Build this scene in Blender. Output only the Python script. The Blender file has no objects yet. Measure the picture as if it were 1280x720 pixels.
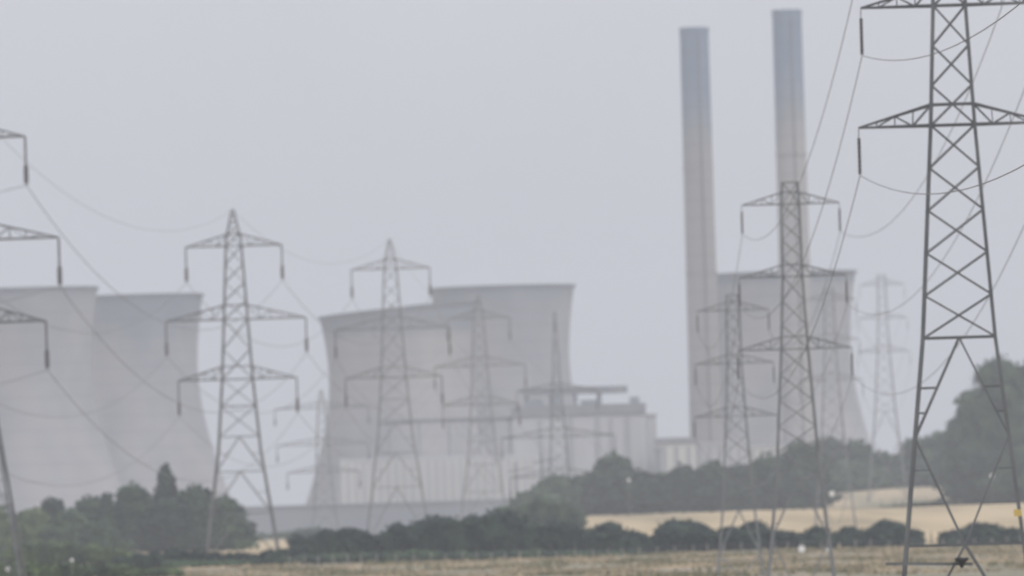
import bpy, bmesh, math, random
import numpy as np
from mathutils import Vector, Matrix
R = math.radians
S = bpy.context.scene
C = S.collection
F = 12400.0            # focal length in pixels of a 1280 wide picture
CAMZ = 7.4             # eye height
ROLL = R(1.7)
SN, CS = math.sin(ROLL), math.cos(ROLL)

def at(px, py, Y):
    """point seen at (px,py) of the 1280x720 picture at distance Y"""
    dx, dy = px - 640.0, 628.0 - py
    ux, uy = dx*CS + dy*SN, -dx*SN + dy*CS
    return Vector((ux*Y/F, Y, CAMZ + uy*Y/F))

def ss(a, b, x):
    t = np.clip((x - a)/(b - a), 0, 1)
    return t*t*(3 - 2*t)

def ground_z(x, y):
    x = np.asarray(x, float); y = np.asarray(y, float)
    z = 3.6*ss(-40, 25, x)*ss(1350, 2250, y)*(1 - ss(2750, 3300, y))
    z = z + 4.6*ss(35, 112, x)*ss(2330, 2680, y)*(1 - ss(2800, 3350, y))
    z = z - 13*ss(2650, 3350, y)
    z = z + 0.12*np.sin(x*0.11 + 1.3)*np.sin(y*0.023)
    return z
def gz(x, y): return float(ground_z(x, y))

# ------------------------------------------------------------------ materials
def material(name, rough=0.8):
    m = bpy.data.materials.new(name); m.use_nodes = True
    nt = m.node_tree; b = nt.nodes['Principled BSDF']
    b.inputs['Roughness'].default_value = rough
    return m, nt, b
def ramp(nt, stops):
    r = nt.nodes.new('ShaderNodeValToRGB'); e = r.color_ramp.elements
    while len(e) < len(stops): e.new(0.5)
    for k, (p, c) in enumerate(stops):
        e[k].position = p; e[k].color = (*c, 1)
    return r
def noise_mat(name, stops, scale, rough=0.85, detail=4, stretch=(1, 1, 1), bump=0.0, coord='Object', spec=None):
    m, nt, b = material(name, rough)
    tc = nt.nodes.new('ShaderNodeTexCoord'); mp = nt.nodes.new('ShaderNodeMapping')
    mp.inputs['Scale'].default_value = stretch
    nt.links.new(tc.outputs[coord], mp.inputs['Vector'])
    n = nt.nodes.new('ShaderNodeTexNoise'); n.inputs['Scale'].default_value = scale; n.inputs['Detail'].default_value = detail
    nt.links.new(mp.outputs[0], n.inputs['Vector'])
    r = ramp(nt, stops); nt.links.new(n.outputs['Fac'], r.inputs['Fac'])
    nt.links.new(r.outputs[0], b.inputs['Base Color'])
    if spec is not None: b.inputs['Specular IOR Level'].default_value = spec
    if bump:
        bp = nt.nodes.new('ShaderNodeBump'); bp.inputs['Strength'].default_value = bump
        nt.links.new(n.outputs['Fac'], bp.inputs['Height']); nt.links.new(bp.outputs[0], b.inputs['Normal'])
    return m

M = {}
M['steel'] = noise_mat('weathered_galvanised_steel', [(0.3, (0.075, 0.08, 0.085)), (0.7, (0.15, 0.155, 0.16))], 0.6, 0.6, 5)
M['steel_hazed'] = noise_mat('haze_lightened_steel', [(0.3, (0.13, 0.135, 0.14)), (0.7, (0.22, 0.225, 0.23))], 0.6, 0.6, 5)  # same pylon steel, its colour lightened to stand in for haze on fainter pylons
M['insulator'] = noise_mat('glazed_insulator', [(0.3, (0.08, 0.075, 0.08)), (0.7, (0.13, 0.12, 0.12))], 3, 0.3)
M['wire'] = noise_mat('conductor_aluminium', [(0.3, (0.16, 0.165, 0.175)), (0.7, (0.23, 0.235, 0.245))], 0.2, 0.6)
M['foliage'] = []
for k, (a, b_) in enumerate([((0.008, 0.021, 0.013), (0.040, 0.076, 0.032)), ((0.016, 0.034, 0.021), (0.060, 0.102, 0.046)),
                             ((0.005, 0.015, 0.012), (0.026, 0.050, 0.028)), ((0.028, 0.048, 0.018), (0.098, 0.140, 0.048))]):
    M['foliage'].append(noise_mat('foliage_%d' % k, [(0.38, a), (0.62, b_)], 0.38, 0.7, 6, spec=0.25))
M['bark'] = noise_mat('bark', [(0.3, (0.05, 0.04, 0.03)), (0.7, (0.11, 0.09, 0.07))], 2, 0.9, stretch=(1, 1, 0.2), bump=0.4)
M['wood'] = noise_mat('bleached_timber', [(0.3, (0.22, 0.21, 0.19)), (0.7, (0.36, 0.34, 0.30))], 3, 0.9)
M['white'] = noise_mat('white_paint', [(0.3, (0.72, 0.72, 0.70)), (0.7, (0.82, 0.82, 0.80))], 3, 0.5)
M['yellow'] = noise_mat('yellow_plate', [(0.3, (0.55, 0.38, 0.10)), (0.7, (0.62, 0.44, 0.12))], 3, 0.5)
M['black'] = noise_mat('black_paint', [(0.3, (0.012, 0.012, 0.012)), (0.7, (0.025, 0.025, 0.025))], 3, 0.6)
M['roof_dark'] = noise_mat('dark_felt_roof', [(0.3, (0.115, 0.12, 0.135)), (0.7, (0.17, 0.175, 0.19))], 0.15, 0.8)
M['clad_blue'] = noise_mat('blue_grey_cladding', [(0.3, (0.185, 0.202, 0.23)), (0.7, (0.225, 0.243, 0.27))], 0.05, 0.7, stretch=(1, 1, 0.4))
M['clad_pale'] = noise_mat('pale_grey_cladding', [(0.3, (0.40, 0.40, 0.41)), (0.7, (0.50, 0.50, 0.51))], 0.06, 0.7, stretch=(1, 1, 0.3))
M['clad_mid'] = noise_mat('mid_grey_cladding', [(0.3, (0.29, 0.29, 0.30)), (0.7, (0.36, 0.36, 0.37))], 0.06, 0.7, stretch=(1, 1, 0.3))
M['clad_cream'] = noise_mat('cream_cladding', [(0.3, (0.50, 0.49, 0.45)), (0.7, (0.62, 0.60, 0.56))], 0.08, 0.7, stretch=(1, 1, 0.3))
M['glass_dark'] = noise_mat('tinted_strip_glazing', [(0.3, (0.20, 0.22, 0.24)), (0.7, (0.26, 0.28, 0.30))], 0.1, 0.3)

def stained_concrete(name, base, stain, h, band, soft, scale=0.03, base2=None, amount=0.8):
    """concrete with rain streaks and a weathered band `band` metres deep under the rim (object z = h at the rim)"""
    m, nt, b = material(name, 0.9)
    tc = nt.nodes.new('ShaderNodeTexCoord')
    mp = nt.nodes.new('ShaderNodeMapping'); mp.inputs['Scale'].default_value = (1, 1, 0.12)
    nt.links.new(tc.outputs['Object'], mp.inputs['Vector'])
    n = nt.nodes.new('ShaderNodeTexNoise'); n.inputs['Scale'].default_value = scale; n.inputs['Detail'].default_value = 5
    nt.links.new(mp.outputs[0], n.inputs['Vector'])
    r = ramp(nt, [(0.3, tuple(c*0.86 for c in base)), (0.7, tuple(c*1.1 for c in (base2 or base)))])
    nt.links.new(n.outputs['Fac'], r.inputs['Fac'])
    sx = nt.nodes.new('ShaderNodeSeparateXYZ'); nt.links.new(tc.outputs['Object'], sx.inputs[0])
    n2 = nt.nodes.new('ShaderNodeTexNoise'); n2.inputs['Scale'].default_value = 0.12; n2.inputs['Detail'].default_value = 3
    nt.links.new(mp.outputs[0], n2.inputs['Vector'])
    ad = nt.nodes.new('ShaderNodeMath'); ad.operation = 'MULTIPLY_ADD'; ad.inputs[1].default_value = soft*1.3; 
    nt.links.new(n2.outputs['Fac'], ad.inputs[0]); nt.links.new(sx.outputs['Z'], ad.inputs[2])
    mr = nt.nodes.new('ShaderNodeMapRange'); mr.interpolation_type = 'SMOOTHSTEP'
    mr.inputs['From Min'].default_value = h - band - soft/2 + soft*0.65; mr.inputs['From Max'].default_value = h - band + soft/2 + soft*0.65
    mr.inputs['To Max'].default_value = amount
    nt.links.new(ad.outputs[0], mr.inputs['Value'])
    mx = nt.nodes.new('ShaderNodeMix'); mx.data_type = 'RGBA'
    nt.links.new(mr.outputs[0], mx.inputs['Factor']); nt.links.new(r.outputs[0], mx.inputs['A'])
    mx.inputs['B'].default_value = (*stain, 1)
    n3 = nt.nodes.new('ShaderNodeTexNoise'); n3.inputs['Scale'].default_value = 0.028; n3.inputs['Detail'].default_value = 4
    mp3 = nt.nodes.new('ShaderNodeMapping'); mp3.inputs['Scale'].default_value = (1, 1, .55); mp3.inputs['Location'].default_value = (h*3.1, h, 0)
    nt.links.new(tc.outputs['Object'], mp3.inputs['Vector']); nt.links.new(mp3.outputs[0], n3.inputs['Vector'])
    r3 = ramp(nt, [(0.42, (1, 1, 1)), (0.62, (0.74, 0.79, 0.86))]); nt.links.new(n3.outputs['Fac'], r3.inputs['Fac'])
    ml = nt.nodes.new('ShaderNodeMix'); ml.data_type = 'RGBA'; ml.blend_type = 'MULTIPLY'; ml.inputs['Factor'].default_value = 1.0
    nt.links.new(mx.outputs['Result'], ml.inputs['A']); nt.links.new(r3.outputs[0], ml.inputs['B'])
    # lift joints: thin rings every few metres
    wv = nt.nodes.new('ShaderNodeTexWave'); wv.bands_direction = 'Z'; wv.inputs['Scale'].default_value = 0.045; wv.inputs['Distortion'].default_value = 0.6
    nt.links.new(tc.outputs['Object'], wv.inputs['Vector'])
    rw = ramp(nt, [(0.0, (0.80, 0.81, 0.83)), (0.10, (1, 1, 1))]); nt.links.new(wv.outputs['Fac'], rw.inputs['Fac'])
    m4 = nt.nodes.new('ShaderNodeMix'); m4.data_type = 'RGBA'; m4.blend_type = 'MULTIPLY'; m4.inputs['Factor'].default_value = 0.6
    nt.links.new(ml.outputs['Result'], m4.inputs['A']); nt.links.new(rw.outputs[0], m4.inputs['B'])
    nt.links.new(m4.outputs['Result'], b.inputs['Base Color'])
    return m
CON = (0.355, 0.34, 0.335)
STAIN = (0.215, 0.228, 0.255)

# ------------------------------------------------------------------ mesh helpers
class MB:
    def __init__(s): s.v = []; s.f = []; s.n = 0
    def add(s, v, f):
        s.v.extend([tuple(p) for p in v]); s.f.extend([tuple(i + s.n for i in q) for q in f]); s.n += len(v)
    def bar(s, p, q, w, w2=None):
        p, q = Vector(p), Vector(q); d = (q - p)
        if d.length < 1e-6: return
        d.normalize()
        up = Vector((0, 0, 1)) if abs(d.z) < 0.9 else Vector((0, 1, 0))
        a = d.cross(up).normalized(); b = d.cross(a).normalized()
        v = []
        for c, ww in ((p, w), (q, w2 or w)):
            for i, j in ((-1, -1), (1, -1), (1, 1), (-1, 1)):
                v.append(c + a*i*ww/2 + b*j*ww/2)
        s.add(v, [(0, 1, 2, 3), (7, 6, 5, 4), (0, 4, 5, 1), (1, 5, 6, 2), (2, 6, 7, 3), (3, 7, 4, 0)])
    def box(s, lo, hi):
        x0, y0, z0 = lo; x1, y1, z1 = hi
        s.add([(x0, y0, z0), (x1, y0, z0), (x1, y1, z0), (x0, y1, z0), (x0, y0, z1), (x1, y0, z1), (x1, y1, z1), (x0, y1, z1)],
              [(3, 2, 1, 0), (4, 5, 6, 7), (0, 1, 5, 4), (1, 2, 6, 5), (2, 3, 7, 6), (3, 0, 4, 7)])
    def tube(s, pts, rad, n=6):
        rings = len(pts); v = []
        for i, p in enumerate(pts):
            p = Vector(p)
            d = (Vector(pts[min(i + 1, rings - 1)]) - Vector(pts[max(i - 1, 0)])).normalized()
            up = Vector((0, 0, 1)) if abs(d.z) < 0.9 else Vector((1, 0, 0))
            a = d.cross(up).normalized(); b = d.cross(a)
            r = rad[i] if hasattr(rad, '__len__') else rad
            for k in range(n):
                t = 2*math.pi*k/n
                v.append(p + a*math.cos(t)*r + b*math.sin(t)*r)
        f = [(i*n + k, i*n + (k + 1) % n, (i + 1)*n + (k + 1) % n, (i + 1)*n + k) for i in range(rings - 1) for k in range(n)]
        f.append(tuple(range(n))); f.append(tuple((rings - 1)*n + k for k in reversed(range(n))))
        s.add(v, f)
    def lathe(s, prof, n=48, caps=False):
        v = []; m = len(prof)
        for r, z in prof:
            for k in range(n):
                t = 2*math.pi*k/n; v.append((r*math.cos(t), r*math.sin(t), z))
        f = [(i*n + k, i*n + (k + 1) % n, (i + 1)*n + (k + 1) % n, (i + 1)*n + k) for i in range(m - 1) for k in range(n)]
        if caps: f.append(tuple(reversed(range(n)))); f.append(tuple((m - 1)*n + k for k in range(n)))
        s.add(v, f)
    def build(s, name, mat, parent=None, smooth=False, loc=None):
        me = bpy.data.meshes.new(name); me.from_pydata(s.v, [], s.f); me.materials.append(mat)
        if smooth: me.shade_smooth()
        me.update()
        o = bpy.data.objects.new(name, me); C.objects.link(o)
        if parent: o.parent = parent
        if loc is not None: o.location = loc
        return o

def thing(name, label, cat, loc=(0, 0, 0), rz=0, group=None):
    o = bpy.data.objects.new(name, None); C.objects.link(o)
    o.empty_display_size = 1; o.location = loc; o.rotation_euler = (0, 0, rz)
    return tag(o, label, cat, group)
def tag(o, label, cat, group=None):
    o['label'] = label; o['category'] = cat
    if group: o['group'] = group
    if len(label.replace('-', ' ').split()) > 15: print('LONG', label)
    return o

# ------------------------------------------------------------------ ground
def sheet(name, xs, ys, mat, lift=0.0, kind='structure'):
    X, Y = np.meshgrid(xs, ys)
    Z = ground_z(X, Y) + lift
    v = np.stack([X.ravel(), Y.ravel(), Z.ravel()], 1)
    nx, ny = len(xs), len(ys)
    f = [(j*nx + i, j*nx + i + 1, (j + 1)*nx + i + 1, (j + 1)*nx + i) for j in range(ny - 1) for i in range(nx - 1)]
    me = bpy.data.meshes.new(name); me.from_pydata(v.tolist(), [], f); me.materials.append(mat); me.shade_smooth(); me.update()
    o = bpy.data.objects.new(name, me); C.objects.link(o); o['kind'] = kind
    return o

def pasture_material():
    m, nt, b = material('rough_dry_pasture', 0.95)
    tc = nt.nodes.new('ShaderNodeTexCoord')
    def nz(scale, stretch, detail=6):
        mp = nt.nodes.new('ShaderNodeMapping'); mp.inputs['Scale'].default_value = stretch
        nt.links.new(tc.outputs['Object'], mp.inputs['Vector'])
        n = nt.nodes.new('ShaderNodeTexNoise'); n.inputs['Scale'].default_value = scale; n.inputs['Detail'].default_value = detail
        nt.links.new(mp.outputs[0], n.inputs['Vector']); return n
    n1 = nz(0.13, (1, 0.11, 1)); n2 = nz(1.3, (1, 0.14, 1)); n3 = nz(0.03, (1, 0.25, 1), 3)
    r1 = ramp(nt, [(0.32, (0.17, 0.17, 0.11)), (0.48, (0.27, 0.235, 0.165)), (0.66, (0.37, 0.30, 0.22))])
    r2 = ramp(nt, [(0.30, (0.12, 0.115, 0.075)), (0.60, (0.33, 0.285, 0.195))])
    r3 = ramp(nt, [(0.42, (0.15, 0.16, 0.095)), (0.62, (0.36, 0.28, 0.20))])
    for n, r in ((n1, r1), (n2, r2), (n3, r3)): nt.links.new(n.outputs['Fac'], r.inputs['Fac'])
    a = nt.nodes.new('ShaderNodeMix'); a.data_type = 'RGBA'; a.inputs['Factor'].default_value = 0.45
    nt.links.new(r1.outputs[0], a.inputs['A']); nt.links.new(r2.outputs[0], a.inputs['B'])
    c = nt.nodes.new('ShaderNodeMix'); c.data_type = 'RGBA'; c.inputs['Factor'].default_value = 0.35
    nt.links.new(a.outputs['Result'], c.inputs['A']); nt.links.new(r3.outputs[0], c.inputs['B'])
    nt.links.new(c.outputs['Result'], b.inputs['Base Color'])
    return m
M['pasture'] = pasture_material()
M['stubble'] = noise_mat('cut_straw_field', [(0.36, (0.31, 0.245, 0.140)), (0.5, (0.45, 0.345, 0.195)), (0.64, (0.54, 0.42, 0.25))], 0.05, 0.95, 7, stretch=(1, 0.06, 1))
M['stubble_far'] = noise_mat('far_straw_field', [(0.38, (0.24, 0.22, 0.14)), (0.6, (0.45, 0.355, 0.225))], 0.05, 0.95, 6, stretch=(1, 0.06, 1))

xs = np.concatenate([np.linspace(-3000, -400, 14), np.linspace(-360, 360, 73), np.linspace(400, 3000, 14)])
ys = np.concatenate([np.linspace(-60, 900, 13), np.linspace(930, 3500, 104), np.linspace(3600, 9000, 20)])
sheet('ground', xs, ys, M['pasture'])
sheet('field', np.linspace(-140, 330, 60), np.linspace(1330, 2300, 60), M['stubble'], 0.12)
sheet('field_far', np.linspace(45, 330, 45), np.linspace(2345, 2660, 32), M['stubble_far'], 0.12)

# ------------------------------------------------------------------ pylons
def make_pylon(label, px, py, Y, kind, scale=1.0, spans=None, peak=None, rz=0.0, drops=None, heavy=1.0, mat='steel', gaps=None):
    """(px,py): the middle of the upper crossarm in the picture; returns the conductor ends in world space"""
    top = at(px, py, Y)
    base = gz(top.x, Y)
    H = top.z - base                       # height of the upper crossarm above the ground
    big = kind == 'tall'
    if big:
        prof = [(5.1, 0.22), (1.8, 0.95), (0, 1.15), (-10.8, 1.75), (-19.6, 2.25), (-30, 3.1), (-46, 5.35)]
        arms = [(0, 7.06, 1.75), (-10.8, 10.3, 2.1), (-19.6, 8.7, 1.9)]
        wl, wb, wa = 0.27, 0.10, 0.17
        drop, pk = 5.2, 5.1
    else:
        prof = [(1.46, 0.52), (0, 0.6), (-4.9, 0.66), (-9.8, 0.9), (-18.5, 1.48), (-28.4, 2.55)]
        arms = [(0, 3.3, 0.8), (-4.9, 3.62, 0.8), (-9.8, 3.85, 0.85)]
        wl, wb, wa = 0.145, 0.058, 0.082
        drop, pk = 1.95, 1.46
    wl, wb, wa = wl*heavy, wb*heavy, wa*heavy
    prof = [(a*scale, b*scale) for a, b in prof]; arms = [(a*scale, b*scale, c*scale) for a, b, c in arms]
    if gaps: arms = [(g, a[1], a[2]) for g, a in zip(gaps, arms)]
    if spans: arms = [(a[0], sp, a[2]) for a, sp in zip(arms, spans)]
    drop *= scale; pk *= scale
    if peak:
        prof[0] = (peak, prof[0][1]); pk = peak
    hs = [p[0] for p in prof]; ws = [p[1] for p in prof]
    sl = (ws[-1] - ws[-2])/(hs[-2] - hs[-1])
    def hw(d):
        if d <= hs[-1]: return ws[-1] + sl*(hs[-1] - d)
        return float(np.interp(d, hs[::-1], ws[::-1]))
    t = thing('pylon', label, 'pylon', (top.x, Y, base), rz, 'lattice pylons')
    def P(sx, sy, d):
        w = hw(d); return Vector((sx*w, sy*w, H + d))
    body_top = hs[1] if big else hs[0]
    knots = sorted(set([body_top] + [h for h in hs if -H < h < body_top] + [-H]), reverse=True)
    for sx in (-1, 1):
        for sy in (-1, 1):
            m = MB()
            for a, b in zip(knots, knots[1:]): m.bar(P(sx, sy, a), P(sx, sy, b), wl)
            m.box((sx*hw(-H) - .35, sy*hw(-H) - .35, -0.3), (sx*hw(-H) + .35, sy*hw(-H) + .35, 0.25))
            m.build('leg', M[mat], t)
    # bracing
    m = MB(); faces = [((-1, -1), (1, -1)), ((1, -1), (1, 1)), ((1, 1), (-1, 1)), ((-1, 1), (-1, -1))]
    def X(d0, d1, w=wb):
        for (a, b) in faces:
            m.bar(P(*a, d0), P(*b, d1), w*(1 if big else 1.1)); m.bar(P(*b, d0), P(*a, d1), w*(1 if big else .55))
    def Hz(d, w=wb):
        for (a, b) in faces: m.bar(P(*a, d), P(*b, d), w)
    def K(d0, d1, w):
        for (a, b) in faces:
            mid = (P(*a, d0) + P(*b, d0))/2
            for c in (a, b):
                m.bar(mid, P(*c, d1), w)
                q = P(*c, (d0 + d1)/2); m.bar(q, (mid + P(*c, d1))/2, w*0.8)
                q = P(*c, d0*.25 + d1*.75); m.bar(q, mid*.25 + P(*c, d1)*.75, w*0.7)
    low = arms[2][0]
    ktop = low - 0.15*scale if big else -18.5*scale
    seq = [body_top, arms[0][0]]
    for a, b in ((arms[0][0], arms[1][0]), (arms[1][0], arms[2][0])):
        k = max(2, round((a - b)/(1.85*hw((a + b)/2) if big else 2.2*hw((a+b)/2))))
        seq += [a + (b - a)*i/k for i in range(1, k + 1)]
    if not big:
        d = low
        k = 5; seq += [low + (ktop - low)*i/k for i in range(1, k + 1)]
    for a, b in zip(seq, seq[1:]): X(a, b)
    for a in [body_top] + [a[0] for a in arms] + [a[0] + a[2] for a in arms]: Hz(a, wb*1.2)
    # legs' lower panels
    d = seq[-1]; j = 0
    while d > -H + 0.5:
        hgt = hw(d)*(1.75 if big else (2.75 if j % 2 == 0 else 2.3)); nd = max(-H, d - hgt)
        if nd + H < hgt*0.4: nd = -H
        if big:
            Hz(d, wb*1.2)
            if j < 2: X(d, nd, wb*.8)
            else: K(d, nd, wb*.9)
        elif j % 2 == 0:
            Hz(d, wb*1.4); K(d, nd, wb*1.3)
        else:                                   # legs back in to a node on the middle line
            for (a, b) in faces:
                mid = (P(*a, nd) + P(*b, nd))/2
                for c in (a, b):
                    m.bar(P(*c, d), mid, wb*1.1)
                    for u in (.3, .62):
                        m.bar(P(*c, d*(1 - u) + nd*u), P(*c, d)*(1 - u) + mid*u, wb*.8)
        d = nd; j += 1
    m.build('bracing', M[mat], t)
    if big:
        m = MB()
        q = P(0, 0, pk)
        for sx in (-1, 1):
            for sy in (-1, 1):
                m.bar(P(sx, sy, body_top), (sx*0.2, sy*0.2, H + pk), wl*0.8)
        for (a, b) in faces:
            for u, v in ((0, .35), (.35, .65), (.65, .9)):
                L = lambda c, k: P(*c, body_top)*(1 - k) + Vector((c[0]*0.2, c[1]*0.2, H + pk))*k
                m.bar(L(a, u), L(b, v), wb); m.bar(L(b, u), L(a, v), wb)
        m.box((-0.3, -0.3, H + pk), (0.3, 0.3, H + pk + 0.25))
        m.build('peak', M[mat], t)
    ends = {}
    rot = Matrix.Rotation(rz, 3, 'Z'); org = Vector((top.x, Y, base))
    for li, (d, sp, dep) in enumerate(arms):
        for side in (-1, 1):
            m = MB(); w = hw(d); wt = hw(d + dep)
            tip = Vector((side*sp, 0, H + d + 0.0))
            nsub = 5 if big else 4
            for sy in (-1, 1):
                lo = Vector((side*w, sy*w, H + d)); hi = Vector((side*wt, sy*wt, H + d + dep))
                m.bar(lo, tip, wa*1.15); m.bar(hi, tip, wa)
                for i in range(nsub):
                    u0, u1 = i/nsub, (i + 1)/nsub
                    a0 = lo.lerp(tip, u0); b1 = hi.lerp(tip, u1); a1 = lo.lerp(tip, u1); b0 = hi.lerp(tip, u0)
                    if i < nsub - 1: m.bar(a1, b1, wb*0.7)
                    m.bar(*((b0, a1) if i % 2 == 0 else (a0, b1)), wb*0.7)
            for i in range(nsub):
                u0, u1 = i/nsub, (i + 1)/nsub
                A = Vector((side*w, -w, H + d)).lerp(tip, u0); B = Vector((side*w, w, H + d)).lerp(tip, u1)
                m.bar(A, B, wb*0.7)
            arm = m.build('cross_arm', M[mat], t)
            m = MB(); z0 = tip.z
            if big:
                m.tube([(tip.x, 0, z0 - .05), (tip.x, 0, z0 - drop*.6)], .13, 6)
                pts, rr = [], []
                for i in range(13):
                    pts.append((tip.x, 0, z0 - drop*(.6 + .36*i/12))); rr.append(0.2 if i % 2 else 0.3)
                m.tube(pts, rr, 8)
                m.tube([(tip.x, -.3, z0 - drop*.98), (tip.x, .3, z0 - drop*.98)], .1, 6)
            else:
                m.tube([(tip.x, 0, z0 - .03), (tip.x + side*.01, 0, z0 - drop*.24)], .02, 5)
                pts, rr = [], []
                for i in range(17):
                    pts.append((tip.x, 0, z0 - drop*(.22 + .76*i/16))); rr.append(0.06 if i % 2 else 0.075)
                m.tube(pts, rr, 8)
            m.build('insulator', M['insulator'], arm)
            ends[(li, side)] = org + rot @ Vector((tip.x, 0, z0 - drop))
    ends['peak'] = org + Vector((0, 0, H + pk + (0.2 if big else 0)))
    return t, ends

pyl = {}
pyl['A'] = make_pylon('tall grey lattice pylon cut off by the left edge of the photo', -52, 173, 1051, 'tall')
pyl['B'] = make_pylon('tall grey lattice pylon against the sky between left and middle cooling towers', 292, 307.5, 1459, 'tall')
pyl['C'] = make_pylon('grey lattice pylon in front of the cooling tower with the sloping rim', 488, 336, 1790, 'tall', mat='steel_hazed')
pyl['D'] = make_pylon('pale lattice pylon before the middle of the paired cooling towers', 598, 398, 2255, 'tall', heavy=1.25, mat='steel_hazed')
pyl['E'] = make_pylon('faint lattice pylon behind the wood at the right edge of the middle cooling tower', 696, 488, 2420, 'tall', spans=(9.8, 13.8, 12), peak=19, heavy=1.35, gaps=(0, -11.3, -21))
pyl['K'] = make_pylon('faint far lattice pylon at the left edge of the tower with sloping rim', 402, 510, 2600, 'tall', heavy=1.2, scale=0.87, spans=(12.3, 12, 9.5), mat='steel_hazed', gaps=(0, -9.6, -16.8))
pyl['N'] = make_pylon('largest nearest dark lattice pylon at the right, its top cut off', 1182, -143, 406, 'narrow', rz=R(-3), heavy=1.0)
pyl['G'] = make_pylon('dark lattice pylon in front of the right-hand chimney', 988, 255, 670, 'narrow', heavy=0.85, mat='steel_hazed')
pyl['H'] = make_pylon('thin lattice pylon in front of the left-hand chimney base and cooling tower', 916, 388, 918, 'narrow', heavy=0.9, mat='steel_hazed')
pyl['I'] = make_pylon('faint lattice pylon in front of the right part of the rightmost cooling tower', 1036, 375, 1600, 'narrow', scale=1.32, heavy=0.85, mat='steel_hazed')
pyl['J'] = make_pylon('palest distant lattice pylon alone against the sky right of the rightmost cooling tower', 1102, 356, 2480, 'narrow', scale=1.71, heavy=1.25, mat='steel_hazed')
E = {k: v[1] for k, v in pyl.items()}

# fittings on the nearest pylon
nt_, ne = pyl['N']
p = at(1126, 705, 403); q = at(1140, 705, 403)
def local(t, w): return t.matrix_basis.inverted() @ w
m = MB(); m.bar(local(nt_, at(1107, 705, 403.2)), local(nt_, at(1216, 705, 403.2)), 0.11)
m.bar(local(nt_, at(1107, 704, 409)), local(nt_, at(1216, 704, 409)), 0.06)
m.build('anti_climbing_guard', M['steel'], nt_)
m = MB(); a = local(nt_, at(1202, 697, 403.0))
m.tube([a, a + Vector((0, 0, -.08)), a + Vector((0, 0, -.22)), a + Vector((0, 0, -.42))], [.28, .30, .13, .06], 10)
m.build('hanging_guard', M['black'], nt_)
m = MB(); a = local(nt_, at(1272, 641, 403.2)); m.box(a - Vector((.15, .03, .14)), a + Vector((.15, .03, .14)))
m.build('warning_plate', M['yellow'], nt_)

# ------------------------------------------------------------------ power lines
def cable(label, pts, sags, r, group):
    m = MB(); P_ = []
    for i, ((a, b), sg) in enumerate(zip(zip(pts, pts[1:]), sags)):
        n = 28
        for k in range(n + (1 if i == len(sags) - 1 else 0)):
            u = k/n; q = a.lerp(b, u); q.z -= 4*sg*u*(1 - u); P_.append(q)
    m.tube(P_, r, 5)
    o = m.build('power_line', M['wire'], None)
    return tag(o, label, 'power line', group)
LV = {0: 'top', 1: 'middle', 2: 'lowest'}; SD = {-1: 'left', 1: 'right'}
def virt(e, dx, y): return {k: Vector((v.x + dx, y, v.z + 1.0)) for k, v in e.items()}
V0 = virt(E['A'], -95, 640)
for li in range(3):
    for sd in (-1, 1):
        cable('power line on the %s %s-hand arms of the left pylon row' % (LV[li], SD[sd]),
              [V0[(li, sd)]] + [E[k][(li, sd)] for k in 'ABCDE'], [10, 11, 9, 8, 1.5], 0.042, 'power lines of the left pylon row')
cable('thin earth wire joining the peaks of the row of tall pylons on the left', [V0['peak']] + [E[k]['peak'] for k in 'ABCDE'], [7, 8, 6, 6, 1.5], 0.025, 'power lines of the left pylon row')
V1 = virt(E['N'], 1.5, 150)
for li in range(3):
    for sd in (-1, 1):
        cable('power line on the %s %s-hand arms of the dark right-hand pylons' % (LV[li], SD[sd]),
              [V1[(li, sd)]] + [E[k][(li, sd)] for k in 'NGHI'], [4.0, 4.3, 4.0, 9], 0.019, 'power lines of the right pylon row')
for li in range(3):
    for sd in (-1, 1):
        cable('faint line between the %s %s-hand arms of the two palest pylons' % (LV[li], SD[sd]),
              [E['I'][(li, sd)], E['J'][(li, sd)]], [9], 0.03, 'faint power lines at the right')

# ------------------------------------------------------------------ power station
def cooling_tower(label, px, py, Y, tilt=0.0, stain_band=9, soft=8, dirty=0.75, k=1.0):
    c = at(px, py, Y); base = -13.0; H = c.z - base
    t = thing('cooling_tower', label, 'cooling tower', (c.x, Y, base), 0, 'cooling towers')
    def rad(h): return k*(math.sqrt(28.4**2 + (0.50*(h - H*0.74))**2) if h < H*0.74 else 28.4 + 3.2*((h - H*.74)/(H*.26))**1.6)
    def ring(mb):
        mb.v = [(x, y, z + tilt*x*max(0, (z/H))**4) for x, y, z in mb.v]
    mat = stained_concrete('tower_concrete', CON, STAIN, H, stain_band, soft, 0.035, amount=dirty)
    m = MB(); prof = [(rad(h), h) for h in np.linspace(8, H - 0.9, 44)]
    prof += [(rad(h) - 0.8, h) for h in np.linspace(H - 0.9, 8, 44)]
    prof.append(prof[0])
    m.lathe(prof, 96); ring(m); m.build('shell', mat, t, smooth=True)
    m = MB(); rr = rad(H); m.lathe([(rr - .8, H - .9), (rr + .55, H - 1.3), (rr + .6, H), (rr - .8, H), (rr - .8, H - .9)], 96); ring(m)
    m.build('rim', M['roof_dark'], t)
    m = MB(); n = 36
    for q in range(n):
        a0, a1 = 2*math.pi*q/n, 2*math.pi*(q + .5)/n; a2 = 2*math.pi*(q - .5)/n
        lo = Vector((rad(0)*math.cos(a0), rad(0)*math.sin(a0), -0.3))
        for aa in (a1, a2): m.bar(lo, Vector((rad(8.2)*.992*math.cos(aa), rad(8.2)*.992*math.sin(aa), 8.3)), .8)
    m.build('leg_ring', mat, t)
    m = MB(); m.lathe([(rad(0) + 2, 0), (rad(0) + 2, 1.4), (rad(0) + 1.4, 1.4), (rad(0) + 1.4, 0)], 96); m.build('basin', M['clad_pale'], t)
    return t
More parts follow.
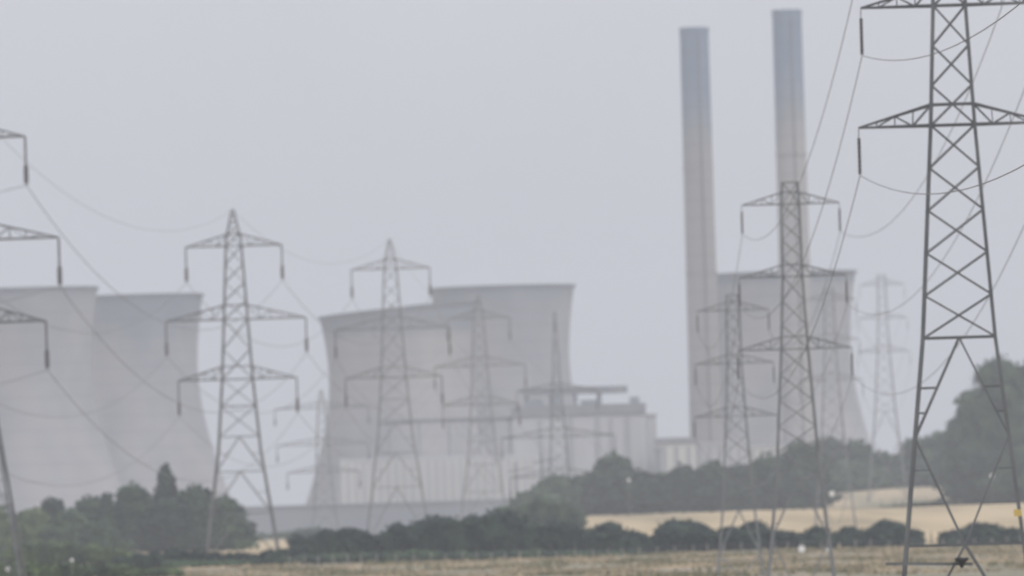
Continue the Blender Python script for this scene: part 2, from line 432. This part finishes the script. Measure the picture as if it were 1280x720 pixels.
cooling_tower('leftmost concrete cooling tower, cut off by the left edge and nearer than its neighbour', 27, 361, 4133, dirty=.25, stain_band=6)
cooling_tower('second concrete cooling tower from the left, its left half hidden by the leftmost one', 163, 369.5, 4330, dirty=.85, stain_band=18, soft=22)
cooling_tower('concrete cooling tower with a sloping dark-stained rim, left one of the middle pair', 498, 385.5, 4150, tilt=0.08, k=1.05, dirty=1.0, stain_band=11, soft=4)
cooling_tower('tall concrete cooling tower, right one of the middle pair with a level rim', 628, 358, 4356, dirty=.55, stain_band=7, soft=12)
cooling_tower('rightmost concrete cooling tower, behind the two chimneys', 977, 340.5, 4236, dirty=.9, stain_band=5, soft=3)

M['roof_mid'] = noise_mat('faded_felt_roof', [(0.3, (0.17, 0.175, 0.19)), (0.7, (0.24, 0.245, 0.26))], 0.15, 0.8)
def chimney(label, px, py, Y):
    c = at(px, py, Y); H = c.z + 13
    t = thing('chimney', label, 'chimney', (c.x, Y, -13), 0, 'power station chimneys')
    mat = stained_concrete('chimney_concrete', (0.36, 0.34, 0.33), (0.225, 0.275, 0.335), H, 36, 26, 0.02, amount=1.0)
    m = MB(); m.lathe([(6.7, -.3), (6.0, 60), (5.65, 130), (5.45, H - 1)], 48); m.build('shaft', mat, t, smooth=True)
    m = MB(); m.lathe([(5.4, H - 2), (5.65, H - 2), (5.65, H), (4.6, H), (4.6, H - 6), (5.4, H - 6)], 48); m.build('cap', mat, t)
    for k in range(3):
        m = MB(); h = H*(0.33 + 0.2*k); r = 5.45 + (1 - h/H)*.7
        m.lathe([(r, h), (r + .35, h), (r + .35, h + .5), (r, h + .5)], 48); m.build('platform_ring', mat, t)
    m = MB(); m.bar((1.5, -6.35, 2), (1.2, -5.5, H - 3), .5); m.build('ladder', M['steel'], t)
    return t
chimney('left-hand slender concrete chimney with a darker blue-grey top', 867.5, 34.5, 3755)
chimney('right-hand slender concrete chimney, the taller of the two, rising behind a dark pylon', 983.5, 12.5, 3700)

def span(px0, px1, py, Y):
    a, b = at(px0, py, Y), at(px1, py, Y)
    return a.x, b.x, at((px0 + px1)/2, py, Y).z
def block(name, label, cat, px0, px1, py, Y, depth, wall, roof, fins=0, parapet=1.2, group=None, base=-13.0, finmat='glass_dark', over=0.6):
    x0, x1, z = span(px0, px1, py, Y); w = x1 - x0; H = z - base
    t = thing(name, label, cat, ((x0 + x1)/2, Y, base), 0, group)
    m = MB(); m.box((-w/2, 0, -.3), (w/2, depth, H - parapet)); m.build('wall', M[wall], t)
    m = MB(); m.box((-w/2 - over, -over, H - parapet), (w/2 + over, depth + over, H)); m.build('roof', M[roof], t)
    if fins:
        for k in range(fins):
            m = MB(); x = -w/2 + w*(k + .5)/fins
            m.box((x - w/fins*.2, -.35, 0.5), (x + w/fins*.2, -.003, H - parapet - 1)); m.build('wall_fin', M[finmat], t)
    return t, w, H
# long low shed
t, w, H = block('storage_shed', 'long low blue-grey shed in front of the middle cooling towers', 'shed', 296, 702, 627.5, 3540, 40, 'clad_blue', 'clad_blue', parapet=.8)
m = MB(); m.box((-w/2 + 3, -.5, 3), (-w/2 + 14, -.003, 12)); m.build('loading_door', M['clad_pale'], t)
# fin-clad hall
block('ribbed_hall', 'cream hall with close vertical ribs behind the long low shed', 'industrial hall', 424, 676, 570, 3610, 25, 'clad_pale', 'clad_pale', fins=25, finmat='clad_cream', parapet=.5, over=0.02)
# boiler house
t, w, H = block('boiler_house', 'pale boiler house with a thick dark flat roof beside the middle cooling tower', 'boiler house', 642, 804, 506, 3620, 60, 'clad_pale', 'roof_mid', parapet=3.6, over=1.0)
for fx in (.42, .63, .86):
    m = MB(); m.box((-w/2 + w*fx, -.7, 0), (-w/2 + w*fx + 1.6, -.003, H - 4.6)); m.build('wall_pilaster', M['clad_mid'], t)
for fx in (.1, .25, .4):
    m = MB(); m.box((-w/2 + w*fx, -.3, 18), (-w/2 + w*fx + 5, -.004, 21)); m.build('window_strip', M['glass_dark'], t)
br = thing('pipe_bridge', 'thin dark pipe bridge running left from the boiler house across the towers', 'pipe bridge', (at(561, 523, 3630).x, 3630, -13))
x0, x1, z = span(480, 641, 523, 3630); hw_ = (x1 - x0)/2; zb = z + 13
m = MB(); m.box((-hw_, 0, zb - 1.5), (hw_, 3, zb)); m.build('deck', M['roof_dark'], br)
for k in range(5):
    m = MB(); x = -hw_ + 1 + k*(2*hw_ - 2.8)/4; m.box((x, 1, 0), (x + .8, 1.8, zb - 1.6)); m.build('post', M['clad_blue'], br)
# upper deck on posts
x0, x1, z = span(652, 785, 483, 3622)
m = MB(); m.box((x0 - t.location.x, 20, z + 13 - 2.6), (x1 - t.location.x, 34, z + 13)); dk = m.build('upper_deck', M['roof_mid'], t)
for k in range(4):
    m = MB(); x = x0 - t.location.x + 1 + k*(x1 - x0 - 12)/3; m.box((x, 22, H - .1), (x + 1.4, 23.4, z + 13 - 2.5)); m.build('deck_post', M['clad_blue'], dk)
for fx, ww, hh in ((.12, 5, 2.6), (.3, 3, 4.0), (.52, 7, 1.8), (.9, 3.5, 2.4)):
    m = MB(); m.box((-w/2 + w*fx, 6, H), (-w/2 + w*fx + ww, 12, H + hh)); m.build('roof_vent', M['clad_blue'], t)
for fx in (.2, .75):
    m = MB(); m.tube([(-w/2 + w*fx, -.9, .5), (-w/2 + w*fx, -.9, H - 5)], .3, 8); m.build('downpipe', M['clad_mid'], t)
m = MB(); m.bar((-w/2 + w*.05, -1.6, 8), (-w/2 + w*.8, -1.6, 24), 1.8); m.build('conveyor', M['roof_mid'], t)
for hz_ in (14, 21, 28):
    m = MB(); m.box((-w/2, -.12, hz_), (w/2, -.002, hz_ + .5)); m.build('cladding_joint', M['clad_mid'], t)
block('stair_tower', 'paler narrow block on the right end of the boiler house', 'annex', 806, 820, 517, 3640, 14, 'clad_pale', 'clad_pale', parapet=.6)
block('conveyor_house', 'low cream hall with dark roof band beside the left-hand chimney', 'hall', 822, 868, 547, 3600, 30, 'clad_cream', 'roof_mid', parapet=2.2, fins=3, finmat='clad_mid')
block('service_block', 'pale service block at the foot of the left-hand chimney', 'service block', 868, 930, 552, 3640, 30, 'clad_pale', 'clad_pale', parapet=.8, fins=5, finmat='clad_mid')
block('service_block', 'bright service block between the feet of the two chimneys', 'service block', 934, 1010, 556, 3665, 30, 'clad_cream', 'clad_pale', parapet=.8, fins=6, finmat='clad_mid')
block('gas_plant', 'pale block behind the middle wood between shed end and boiler house', 'plant building', 686, 735, 585, 3560, 20, 'clad_pale', 'clad_pale', parapet=.8)
block('pump_house', 'narrow dark vent block standing just left of the conveyor hall', 'pump house', 819, 826, 560, 3570, 6, 'clad_blue', 'clad_blue', parapet=.6)

# switchyard poles seen over the wood
def gantry(label, px, py, Y):
    c = at(px, py, Y); b = gz(c.x, Y)
    t = thing('switchyard_pole', label, 'pole', (c.x, Y, b), 0, 'switchyard poles')
    m = MB(); m.tube([(0, 0, -.2), (0, 0, c.z - b)], [.5, .35], 8); m.build('mast', M['steel'], t)
    m = MB(); m.bar((-2.6, 0, c.z - b - 3.2), (5.5, 0, c.z - b - 2.0), .45); m.build('crossbar', M['steel'], t)
gantry('thin grey switchyard pole left of the wood, in front of the boiler house', 644, 578, 3350)
gantry('thicker grey switchyard pole just above the left slope of the wood', 676, 566, 3300)

# ------------------------------------------------------------------ trees and hedges
def lumpy(rng, lumps, n_leaf, leaf, core=0.84, zmin=None):
    """mesh of an uneven crown: noisy cores and leaf clumps scattered in and over the lumps; lumps = (cx,cy,cz,rx,ry,rz)"""
    V, Fc = [], []; n0 = 0
    ico = bmesh.new(); bmesh.ops.create_icosphere(ico, subdivisions=2, radius=1)
    iv = np.array([v.co[:] for v in ico.verts]); fi = [tuple(v.index for v in f.verts) for f in ico.faces]; ico.free()
    for (cx, cy, cz, rx, ry, rz) in lumps:
        k = core*(1 + 0.22*rng.standard_normal(len(iv)).clip(-1.2, 1.2)[:, None]*0.55)
        v = iv*k*np.array([rx, ry, rz]) + np.array([cx, cy, cz])
        if zmin is not None: v[:, 2] = np.maximum(v[:, 2], zmin)
        V.append(v); Fc += [tuple(i + n0 for i in f) for f in fi]; n0 += len(iv)
    vol = np.array([(l[3]*l[5]) for l in lumps]); vol = vol/vol.sum()
    idx = rng.choice(len(lumps), n_leaf, p=vol); L = np.array(lumps)[idx]
    d = rng.standard_normal((n_leaf, 3)); d /= np.linalg.norm(d, axis=1)[:, None]
    rad = 0.80 + 0.30*rng.random(n_leaf)**1.3
    cl = np.sin(d[:, 0]*5 + idx*1.7)*np.sin(d[:, 2]*6 + idx)*0.09      # clumps and gaps
    cpos = L[:, :3] + d*L[:, 3:]*(rad + cl)[:, None]
    if zmin is not None: cpos[:, 2] = np.maximum(cpos[:, 2], zmin + 0.05)
    a = rng.standard_normal((n_leaf, 3)); a /= np.linalg.norm(a, axis=1)[:, None]
    b = np.cross(a, rng.standard_normal((n_leaf, 3))); b /= np.linalg.norm(b, axis=1)[:, None]
    s = leaf*(0.5 + rng.random(n_leaf))[:, None]
    quad = np.stack([cpos - a*s - b*s*.6, cpos + a*s - b*s*.7, cpos + a*s*.8 + b*s*.7, cpos - a*s*.7 + b*s*.6], 1).reshape(-1, 3)
    if zmin is not None: quad[:, 2] = np.maximum(quad[:, 2], zmin)
    V.append(quad); Fc += [tuple(n0 + 4*i + j for j in range(4)) for i in range(n_leaf)]
    return np.concatenate(V), Fc
def mesh_obj(name, V, Fc, mat, parent=None):
    me = bpy.data.meshes.new(name); me.from_pydata(V.tolist(), [], Fc); me.materials.append(mat); me.update()
    o = bpy.data.objects.new(name, me); C.objects.link(o)
    if parent: o.parent = parent
    return o
def tree(label, px, top_py, wpx, Y, style='round', mat=0, group=None, seed=0, low=0.12, name=None):
    rng = np.random.default_rng(seed + int(px)*7 + int(top_py))
    c = at(px, top_py, Y); b = gz(c.x, Y); H = max(2.0, c.z - b); W = wpx*Y/F*(1.12 if style == 'bush' else 1.22)
    t = thing(name or {'round': 'broadleaf_tree', 'cone': 'conifer_tree', 'bush': 'hawthorn_bush'}[style], label, {'bush': 'bush'}.get(style, 'tree'), (c.x, Y, b), 0, group)
    lumps = []
    z0 = H*low if style != 'bush' else 0.0
    if style == 'cone':
        n = 9
        for k in range(n):
            u = k/(n - 1); r = W/2*(1.0 - 0.66*u)
            z = z0 + (H - z0)*(0.08 + .84*u)
            lumps.append((rng.uniform(-.12, .12)*r, 0, z, r, r, (H - z0)/n*1.15))
    else:
        ch = H - z0; sw = .50 if style == 'round' else .30
        lumps.append((0, 0, z0 + ch*.44, W*.45, W*.40, ch*.46)); lumps.append((W*.12, 0, z0 + ch*.25, W*sw, W*.42, ch*.28)); lumps.append((-W*.12, 0, z0 + ch*.25, W*sw, W*.42, ch*.28))
        for k in range(13 if style == 'round' else 10):
            a = rng.uniform(0, 2*math.pi); u = rng.uniform(0.02, 0.92)
            prof = math.sqrt(max(0.05, 1 - ((u - .38)/.66)**2))
            rr = W*rng.uniform(.15, .25); rzz = min(rr*rng.uniform(.8, 1.1), ch*.3)
            d = max(0, W/2*prof - rr*.9)
            if style == 'bush': rr *= rng.uniform(.7, 1.25)
            lumps.append((math.cos(a)*d, math.sin(a)*d, max(z0 + rzz*.7, min(z0 + ch*u, H - rzz - ch*.34*(d/(W/2))**1.5 - ch*rng.uniform(0, .08))), rr, rr, rzz))
        rr = W*.3; rq = min(rr*.8, ch*.3); lumps.append((rng.uniform(-.06, .06)*W, 0, H - rq, rr, rr, rq))
    dens = 1500 if style != 'bush' else 900
    V, Fc = lumpy(rng, lumps, int(dens*min(2.2, max(.6, W*H/110))), 0.42 if style != 'bush' else 0.2, zmin=0.0 if style == 'bush' else 0.3)
    mesh_obj('crown', V, Fc, M['foliage'][mat], t)
    m = MB(); r0 = 0.022*H + .06
    m.tube([(0, 0, -.2), (0.1, 0, H*.25), (0.0, 0.1, H*.55), (.1, 0, H*.85)], [r0*1.25, r0*.9, r0*.55, r0*.15], 8)
    for k in range(5):
        a = rng.uniform(0, 6.28); h = H*rng.uniform(.2, .55)
        m.tube([(0, 0, h), (math.cos(a)*W*.15, math.sin(a)*W*.15, h + H*.1), (math.cos(a)*W*.3, math.sin(a)*W*.3, h + H*.22)], [r0*.5, r0*.35, r0*.1], 6)
    m.build('trunk', M['bark'], t)
    return t

GL, GM, GR = 'trees of the left wood', 'trees of the middle wood', 'trees of the right hillside wood'
left_wood = [
 ('grey-green tree at the left edge of the photo behind the cut-off pylon leg', -12, 628, 74, 1830, 'round', 3),
 ('low rounded yellow-green tree just right of the cut-off pylon leg', 38, 634, 66, 1800, 'round', 3),
 ('small dark narrow-topped tree between yellow-green trees in the left wood', 66, 621, 36, 1870, 'round', 2),
 ('wide low green tree left of the wood\'s first gap, spreading to the ground', 88, 636, 60, 1790, 'round', 1),
 ('small round green treetop under the leftmost cooling tower\'s right edge', 112, 619, 50, 1900, 'round', 0),
 ('small pointed dark tree between the green treetop and the tall left wood trees', 133, 620, 34, 1880, 'cone', 2),
 ('low shrubby tree in front of the small pointed dark one in the left wood', 128, 648, 56, 1740, 'round', 0),
 ('broad square-topped dark tree left of the spire-shaped conifer', 163, 603, 58, 1850, 'round', 0),
 ('tall spire-shaped conifer, the highest point of the left wood', 207, 587, 44, 1860, 'cone', 2),
 ('broad dark tree filling the space beneath the spire-shaped conifer', 206, 618, 62, 1810, 'round', 2),
 ('broad rounded tree right of the spire-shaped conifer, behind a pylon leg', 244, 606, 62, 1840, 'round', 0),
 ('rounded tree sloping down at the right end of the left wood', 276, 619, 60, 1830, 'round', 0),
 ('lowest rounded tree ending the left wood beside the long shed', 292, 643, 40, 1800, 'round', 1),
]
for a in left_wood: tree(*a, group=GL, low=.05)
mid_wood = [
 ('small sloping tree at the left tip of the middle wood', 664, 610, 46, 2330, 'round', 1),
 ('rounded tree on the left slope of the middle wood', 697, 592, 58, 2340, 'round', 1),
 ('low tree at the foot of the left slope of the middle wood', 684, 616, 66, 2290, 'round', 1),
 ('flat-topped tree left of the dome-shaped one in the middle wood', 732, 590, 54, 2350, 'round', 0),
 ('dome-shaped tree standing above its neighbours in front of the boiler house', 768, 566, 62, 2345, 'round', 0),
 ('wide dark tree directly in front of the dome-shaped one', 782, 584, 88, 2300, 'round', 2),
 ('low pale green tree right of the dome-shaped one', 828, 589, 48, 2350, 'round', 1),
 ('dark rounded tree below the low cream wall of the conveyor hall', 853, 580, 56, 2340, 'round', 2),
 ('rounded tree at the foot of the left-hand chimney', 888, 576, 58, 2345, 'round', 0),
 ('wide low tree in front of the gap between the two chimneys', 925, 578, 64, 2350, 'round', 2),
 ('dark spreading tree low in front of the gap between the chimneys', 905, 598, 80, 2295, 'round', 2),
 ('rising rounded tree left of the dark pylon in front of the chimney', 960, 567, 58, 2345, 'round', 0),
 ('tall rounded tree straight behind the dark pylon in front of the chimney', 1002, 550, 62, 2350, 'round', 0),
 ('dark bushy tree low to the right of the dark pylon in front of the chimney', 990, 586, 80, 2300, 'round', 2),
 ('high rounded tree in front of the rightmost cooling tower', 1035, 545, 56, 2680, 'round', 2),
 ('rounded tree under the right base of the rightmost cooling tower', 1073, 549, 50, 2685, 'round', 0),
 ('pale green wide tree low in front of the rightmost cooling tower', 1054, 574, 92, 2662, 'round', 1),
]
for a in mid_wood: tree(*a, group=GM, low=.03)
right_wood = [
 ('round tree at the foot of the palest distant pylon', 1104, 563, 46, 2690, 'round', 0),
 ('pale green low tree on the hillside just below the palest distant pylon', 1098, 582, 70, 2670, 'round', 1),
 ('rounded tree seen between the legs of the nearest pylon, at its left leg', 1146, 545, 54, 2700, 'round', 0),
 ('low dark tree behind the left leg of the nearest pylon', 1140, 575, 74, 2672, 'round', 2),
 ('rounded tree midway between the legs of the nearest pylon', 1178, 538, 60, 2690, 'round', 1),
 ('low spreading tree midway between the legs of the nearest pylon', 1186, 578, 84, 2668, 'round', 0),
 ('very tall oak-shaped tree at the right edge, top of the hillside wood', 1250, 444, 92, 2300, 'round', 0),
 ('middle-height tree stepping up towards the tallest tree from the left', 1203, 515, 50, 2480, 'round', 0),
 ('tall broad tree at the right edge, partly behind the tallest oak-shaped one', 1288, 449, 84, 2330, 'round', 2),
 ('tall tree leaning against the left side of the tallest tree', 1220, 484, 60, 2360, 'round', 1),
 ('tree cut off by the right edge of the photo beside the tallest tree', 1296, 462, 80, 2340, 'round', 2),
 ('dark low tree below the left side of the tallest tree', 1226, 560, 76, 2270, 'round', 2),
 ('dark low tree below the right side of the tallest tree at the photo edge', 1276, 556, 84, 2260, 'round', 0),
]
for a in right_wood: tree(*a, group=GR, low=.04)
# bushes in the field hedge on the right
bushes = [
 ('rounded dark bush standing where the tall hedge ends', 757, 650, 62, 1330),
 ('small low bush squeezed against the left of the widest domed bush', 792, 662, 40, 1325),
 ('widest domed dark bush of the row in front of the straw field', 849, 647, 84, 1330),
 ('low ragged bush right of the widest bush, behind thin pylon legs', 912, 656, 44, 1330),
 ('round-topped bush right behind the thin pylon\'s right leg', 945, 649, 52, 1340),
 ('low bush at the foot of the dark pylon in front of the chimney', 984, 662, 44, 1325),
 ('rounded bush just right of the dark pylon\'s right leg', 1024, 656, 42, 1330),
 ('low rounded bush just left of the isolated dark domed bush', 1063, 657, 46, 1330),
 ('isolated dark domed bush left of the nearest pylon\'s left leg', 1109, 648, 56, 1330),
 ('small bush hidden behind the nearest pylon\'s left leg', 1144, 661, 24, 1325),
 ('low bush left of centre between the nearest pylon\'s legs', 1196, 661, 46, 1330),
 ('wide low bush right of centre between the nearest pylon\'s legs', 1226, 651, 62, 1335),
 ('low bush behind the yellow plate on the nearest pylon', 1268, 659, 40, 1328),
]
for b in bushes: tree(b[0], b[1], b[2], b[3], b[4], 'bush', 2, 'bushes along the straw field')

def hedge(name, label, tops, Y, mat, seed, leaf=.2, dens=420, thick=2.2):
    """a continuous hedge following the outline given by picture points at distance Y"""
    rng = np.random.default_rng(seed); P_ = [at(x, y, Y) for x, y in tops]
    x0 = P_[0].x; lumps = []
    t = thing(name, label, 'hedge', (x0, Y, gz(x0, Y)))
    gz0 = gz(x0, Y)
    xx = x0
    while xx < P_[-1].x:
        z = float(np.interp(xx, [q.x for q in P_], [q.z for q in P_]))
        h = z - gz(xx, Y); top = h*rng.uniform(.78, 1.06)
        r = min(2.4, max(.8, h*.35))*rng.uniform(.8, 1.15)
        b = gz(xx, Y) - gz0
        lumps.append((xx - x0, rng.uniform(-.5, .5), b + top - r*.75, r, thick, r*.75))
        lumps.append((xx - x0, rng.uniform(-.5, .5), b + top*.45, r*1.1, thick*1.1, top*.46))
        xx += r*.8
    V, Fc = lumpy(rng, lumps, int(dens*(P_[-1].x - x0)/2), leaf, zmin=-.1)
    mesh_obj('foliage', V, Fc, M['foliage'][mat], t)
    m = MB()
    for k in range(int((P_[-1].x - x0)/2.5)):
        x = k*2.5 + rng.uniform(0, 1); m.tube([(x, 0, -.2), (x + .1, .1, 1.2), (x, 0, 2.0)], [.14, .1, .05], 6)
    m.build('stems', M['bark'], t)
    return t
hedge('tall_hedge', 'tall unkempt dark hedge across the middle in front of the pylon feet', [(372, 668), (388, 658), (412, 655), (440, 656), (458, 664), (470, 676), (480, 660), (500, 650), (520, 643), (550, 639), (572, 645), (598, 641), (618, 640), (640, 637), (662, 650), (685, 653), (702, 651), (722, 656), (736, 668)], 1345, 2, 5)
hedge('field_hedge', 'low ragged hedge filling the gaps between the bushes of the straw field', [(735, 668), (775, 664), (800, 672), (830, 664), (880, 665), (905, 668), (930, 660), (965, 663), (1000, 668), (1040, 665), (1075, 670), (1100, 668), (1140, 674), (1152, 684), (1180, 678), (1200, 668), (1240, 665), (1292, 668)], 1318, 2, 21, dens=330, thick=1.4)
hedge('low_hedge', 'low clipped dark hedge running left from the tall hedge to the scrub', [(142, 698), (168, 691), (190, 689), (230, 687), (280, 691), (330, 689), (366, 684), (376, 670)], 1310, 2, 6, dens=300, thick=1.3)
hedge('low_hedge', 'thin hedge line on the far side of the straw strip, left of the tall hedge', [(318, 668), (345, 666), (372, 662), (400, 658)], 2500, 1, 7, leaf=.3, dens=120, thick=1.6)
hedge('grey_hedge', 'greyer hedge peeping over the right end of the tall hedge', [(618, 636), (640, 628), (665, 622), (690, 619), (712, 624), (728, 640)], 1800, 1, 8, leaf=.28, dens=300)
hedge('verge_hedge', 'low hedge between the two straw fields on the right', [(1100, 634), (1130, 630), (1175, 625), (1215, 626), (1290, 622)], 2330, 1, 9, leaf=.3, dens=160, thick=1.6)
weeds = hedge('margin_weeds', 'ragged strip of tall weeds along the foot of the tall hedge', [(205, 700), (300, 698), (372, 692), (450, 690), (520, 686), (600, 688), (680, 685), (740, 688), (800, 686)], 1292, 1, 31, leaf=.13, dens=150, thick=1.0)
weeds['kind'] = 'stuff'
hedge('scrub_hedge', 'grey-green bramble thicket at the bottom left, below the left wood', [(-30, 684), (0, 680), (40, 676), (90, 678), (130, 680), (170, 690), (205, 694)], 1420, 3, 10, leaf=.2, dens=400)
hedge('bramble_patch', 'nearest green bramble bank in the bottom left corner', [(-30, 706), (10, 703), (60, 700), (110, 703), (150, 704), (190, 706), (225, 710)], 1120, 3, 11, leaf=.16, dens=320, thick=1.5)

# rough grass in front
def grass():
    rng = np.random.default_rng(3); n = 42000
    Y = 880 + 420*rng.random(n)**0.9; X = rng.uniform(-1, 1, n)*0.056*Y
    k = np.sin(X*.35 + Y*.03) + np.sin(X*.13 - Y*.05 + 2) + rng.standard_normal(n)*.7
    keep = k > -.2; X, Y = X[keep], Y[keep]; n = len(X)
    Z = ground_z(X, Y); h = rng.uniform(.12, .42, n)*(1 + (rng.random(n) > .97)*.8); w = rng.uniform(.08, .3, n); a = rng.uniform(0, np.pi, n)
    lean = rng.uniform(-.15, .15, (n, 2))
    c, s = np.cos(a)*w, np.sin(a)*w
    q = np.stack([np.stack([X - c, Y - s, Z - .02], 1), np.stack([X + c, Y + s, Z - .02], 1),
                  np.stack([X + c*.6 + lean[:, 0], Y + s*.6 + lean[:, 1], Z + h], 1), np.stack([X - c*.5 + lean[:, 0], Y - s*.5 + lean[:, 1], Z + h*.8], 1)], 1).reshape(-1, 3)
    mat = noise_mat('dry_grass', [(0.38, (0.15, 0.155, 0.085)), (0.5, (0.33, 0.275, 0.18)), (0.62, (0.52, 0.42, 0.29))], 0.09, 0.95, 7, stretch=(1, .3, 1), spec=0.1)
    o = mesh_obj('grass', q, [tuple(range(4*i, 4*i + 4)) for i in range(n)], mat); o['kind'] = 'stuff'
    o['label'] = 'rough dry grass tussocks in front of the hedge'
grass()

# wire fence in front of the hedge
t = thing('wire_fence', 'low pale post and wire fence along the foot of the hedges', 'fence', (0, 1285, 0))
rng = random.Random(4); xs_ = []
x = -29.0
while x < 66:
    xs_.append(x); x += rng.uniform(1.7, 2.5)
for x in xs_:
    m = MB(); z = gz(x, 1285); h = rng.uniform(1.0, 1.3); m.bar((x, 0, z - .2), (x + rng.uniform(-.08, .08), 0, z + h), .14); m.build('post', M['wood'], t)
m = MB()
for hh in (.45, .8, 1.05): m.tube([(x, 0, gz(x, 1285) + hh) for x in xs_], .02, 4)
m.build('wire', M['steel'], t)

# small white things seen in the fields
def marker(label, px, py, Y, dia, name='marker_board', cat='marker'):
    c = at(px, py, Y); b = gz(c.x, Y)
    t = thing(name, label, cat, (c.x, Y, b), 0, 'small white markers')
    h = max(c.z - b, dia*.5)
    m = MB(); m.tube([(0, .06, -.2), (0, .06, h)], .035, 6); m.build('post', M['wood'], t)
    m = MB(); r = dia/2; m.tube([(0, 0, h), (0, -.06, h)], r, 20); m.build('disc', M['white'], t)
marker('small white disc on a tall post in front of the wide dark tree', 786, 600, 2200, .75)
marker('white disc on a post at the edge of the wood right of the dark pylon', 1040, 617, 2200, 1.2)
marker('largest white round board, low in the grass right of the dark pylon\'s legs', 1002, 686, 1180, .85)
marker('tiny pale disc in the grass right of the largest white board', 1035, 687, 1180, .4)
marker('white disc before dark trees between the nearest pylon\'s legs', 1240, 595, 2150, .9)
marker('white board in the brambles at the bottom left corner', 10, 711, 1060, .5)
marker('pale board in the brambles below the left wood', 90, 700, 1100, .4)

# ------------------------------------------------------------------ haze
m = MB(); m.box((-3100, -70, -14.2), (3100, 9100, 215))
hz = bpy.data.materials.new('haze'); hz.use_nodes = True
nt = hz.node_tree; nt.nodes.clear()
out = nt.nodes.new('ShaderNodeOutputMaterial'); pv = nt.nodes.new('ShaderNodeVolumePrincipled')
pv.inputs['Color'].default_value = (0.865, 0.91, 1.0, 1); pv.inputs['Density'].default_value = 1.35e-4; pv.inputs['Anisotropy'].default_value = 0.0
nt.links.new(pv.outputs[0], out.inputs['Volume'])
h = m.build('haze', hz); h['kind'] = 'stuff'

# ------------------------------------------------------------------ sky, sun
SUN_EL, SUN_AZ = R(42), R(145)      # azimuth measured clockwise from +Y
W = bpy.data.worlds.new('World'); S.world = W; W.use_nodes = True
nt = W.node_tree; bg = nt.nodes['Background']
sky = nt.nodes.new('ShaderNodeTexSky'); sky.sky_type = 'NISHITA'; sky.sun_disc = False
sky.sun_elevation = SUN_EL; sky.sun_rotation = SUN_AZ; sky.dust_density = 4; sky.air_density = 1.2
tc = nt.nodes.new('ShaderNodeTexCoord')
n = nt.nodes.new('ShaderNodeTexNoise'); n.inputs['Scale'].default_value = 22; n.inputs['Detail'].default_value = 4
nt.links.new(tc.outputs['Generated'], n.inputs['Vector'])
SKYG = (6.18, 6.27, 6.8)
r = ramp(nt, [(0.3, tuple(c*0.975/10 for c in SKYG)), (0.7, tuple(c*1.025/10 for c in SKYG))])
nt.links.new(n.outputs['Fac'], r.inputs['Fac'])
sx = nt.nodes.new('ShaderNodeSeparateXYZ'); nt.links.new(tc.outputs['Generated'], sx.inputs[0])
mr = nt.nodes.new('ShaderNodeMapRange'); mr.inputs['From Min'].default_value = 0.0; mr.inputs['From Max'].default_value = 1.0
mr.inputs['To Min'].default_value = 10.0; mr.inputs['To Max'].default_value = 17.0
nt.links.new(sx.outputs['Z'], mr.inputs['Value'])
m2 = nt.nodes.new('ShaderNodeMapRange'); m2.interpolation_type = 'SMOOTHSTEP'
m2.inputs['From Min'].default_value = -0.005; m2.inputs['From Max'].default_value = 0.055
m2.inputs['To Min'].default_value = -1.7; m2.inputs['To Max'].default_value = 0.25
nt.links.new(sx.outputs['Z'], m2.inputs['Value'])
ad = nt.nodes.new('ShaderNodeMath'); nt.links.new(mr.outputs[0], ad.inputs[0]); nt.links.new(m2.outputs[0], ad.inputs[1])
vm = nt.nodes.new('ShaderNodeVectorMath'); vm.operation = 'SCALE'
nt.links.new(r.outputs[0], vm.inputs[0]); nt.links.new(ad.outputs[0], vm.inputs['Scale'])
mx = nt.nodes.new('ShaderNodeMix'); mx.data_type = 'RGBA'; mx.inputs['Factor'].default_value = 0.92
nt.links.new(sky.outputs[0], mx.inputs['A']); nt.links.new(vm.outputs[0], mx.inputs['B'])
nt.links.new(mx.outputs['Result'], bg.inputs['Color']); bg.inputs['Strength'].default_value = 0.1
L = bpy.data.lights.new('Sun', 'SUN'); L.energy = 1.2; L.angle = R(25); L.color = (1, .98, .96)
sun = bpy.data.objects.new('Sun', L); C.objects.link(sun)
to_sun = Vector((math.sin(SUN_AZ)*math.cos(SUN_EL), math.cos(SUN_AZ)*math.cos(SUN_EL), math.sin(SUN_EL)))
sun.rotation_euler = (-to_sun).to_track_quat('-Z', 'Y').to_euler()

# ------------------------------------------------------------------ camera
cam = bpy.data.cameras.new('Camera'); co = bpy.data.objects.new('Camera', cam); C.objects.link(co)
cam.sensor_width = 36; cam.lens = F/1280*36; cam.shift_y = 268/1280; cam.clip_start = 1; cam.clip_end = 30000
co.location = (0, 0, CAMZ); co.rotation_euler = (R(90), ROLL, 0)
cam.dof.use_dof = True; cam.dof.focus_distance = 234; cam.dof.aperture_fstop = cam.lens/1000/0.150
S.camera = co
S.render.engine = 'CYCLES'
S.cycles.use_denoising = True; S.cycles.volume_bounces = 2; S.cycles.max_bounces = 6
S.view_settings.view_transform = 'Standard'; S.view_settings.look = 'None'
S.view_settings.exposure = 0; S.view_settings.gamma = 1; S.view_settings.use_curve_mapping = False
S.render.resolution_x = 1024; S.render.resolution_y = 576
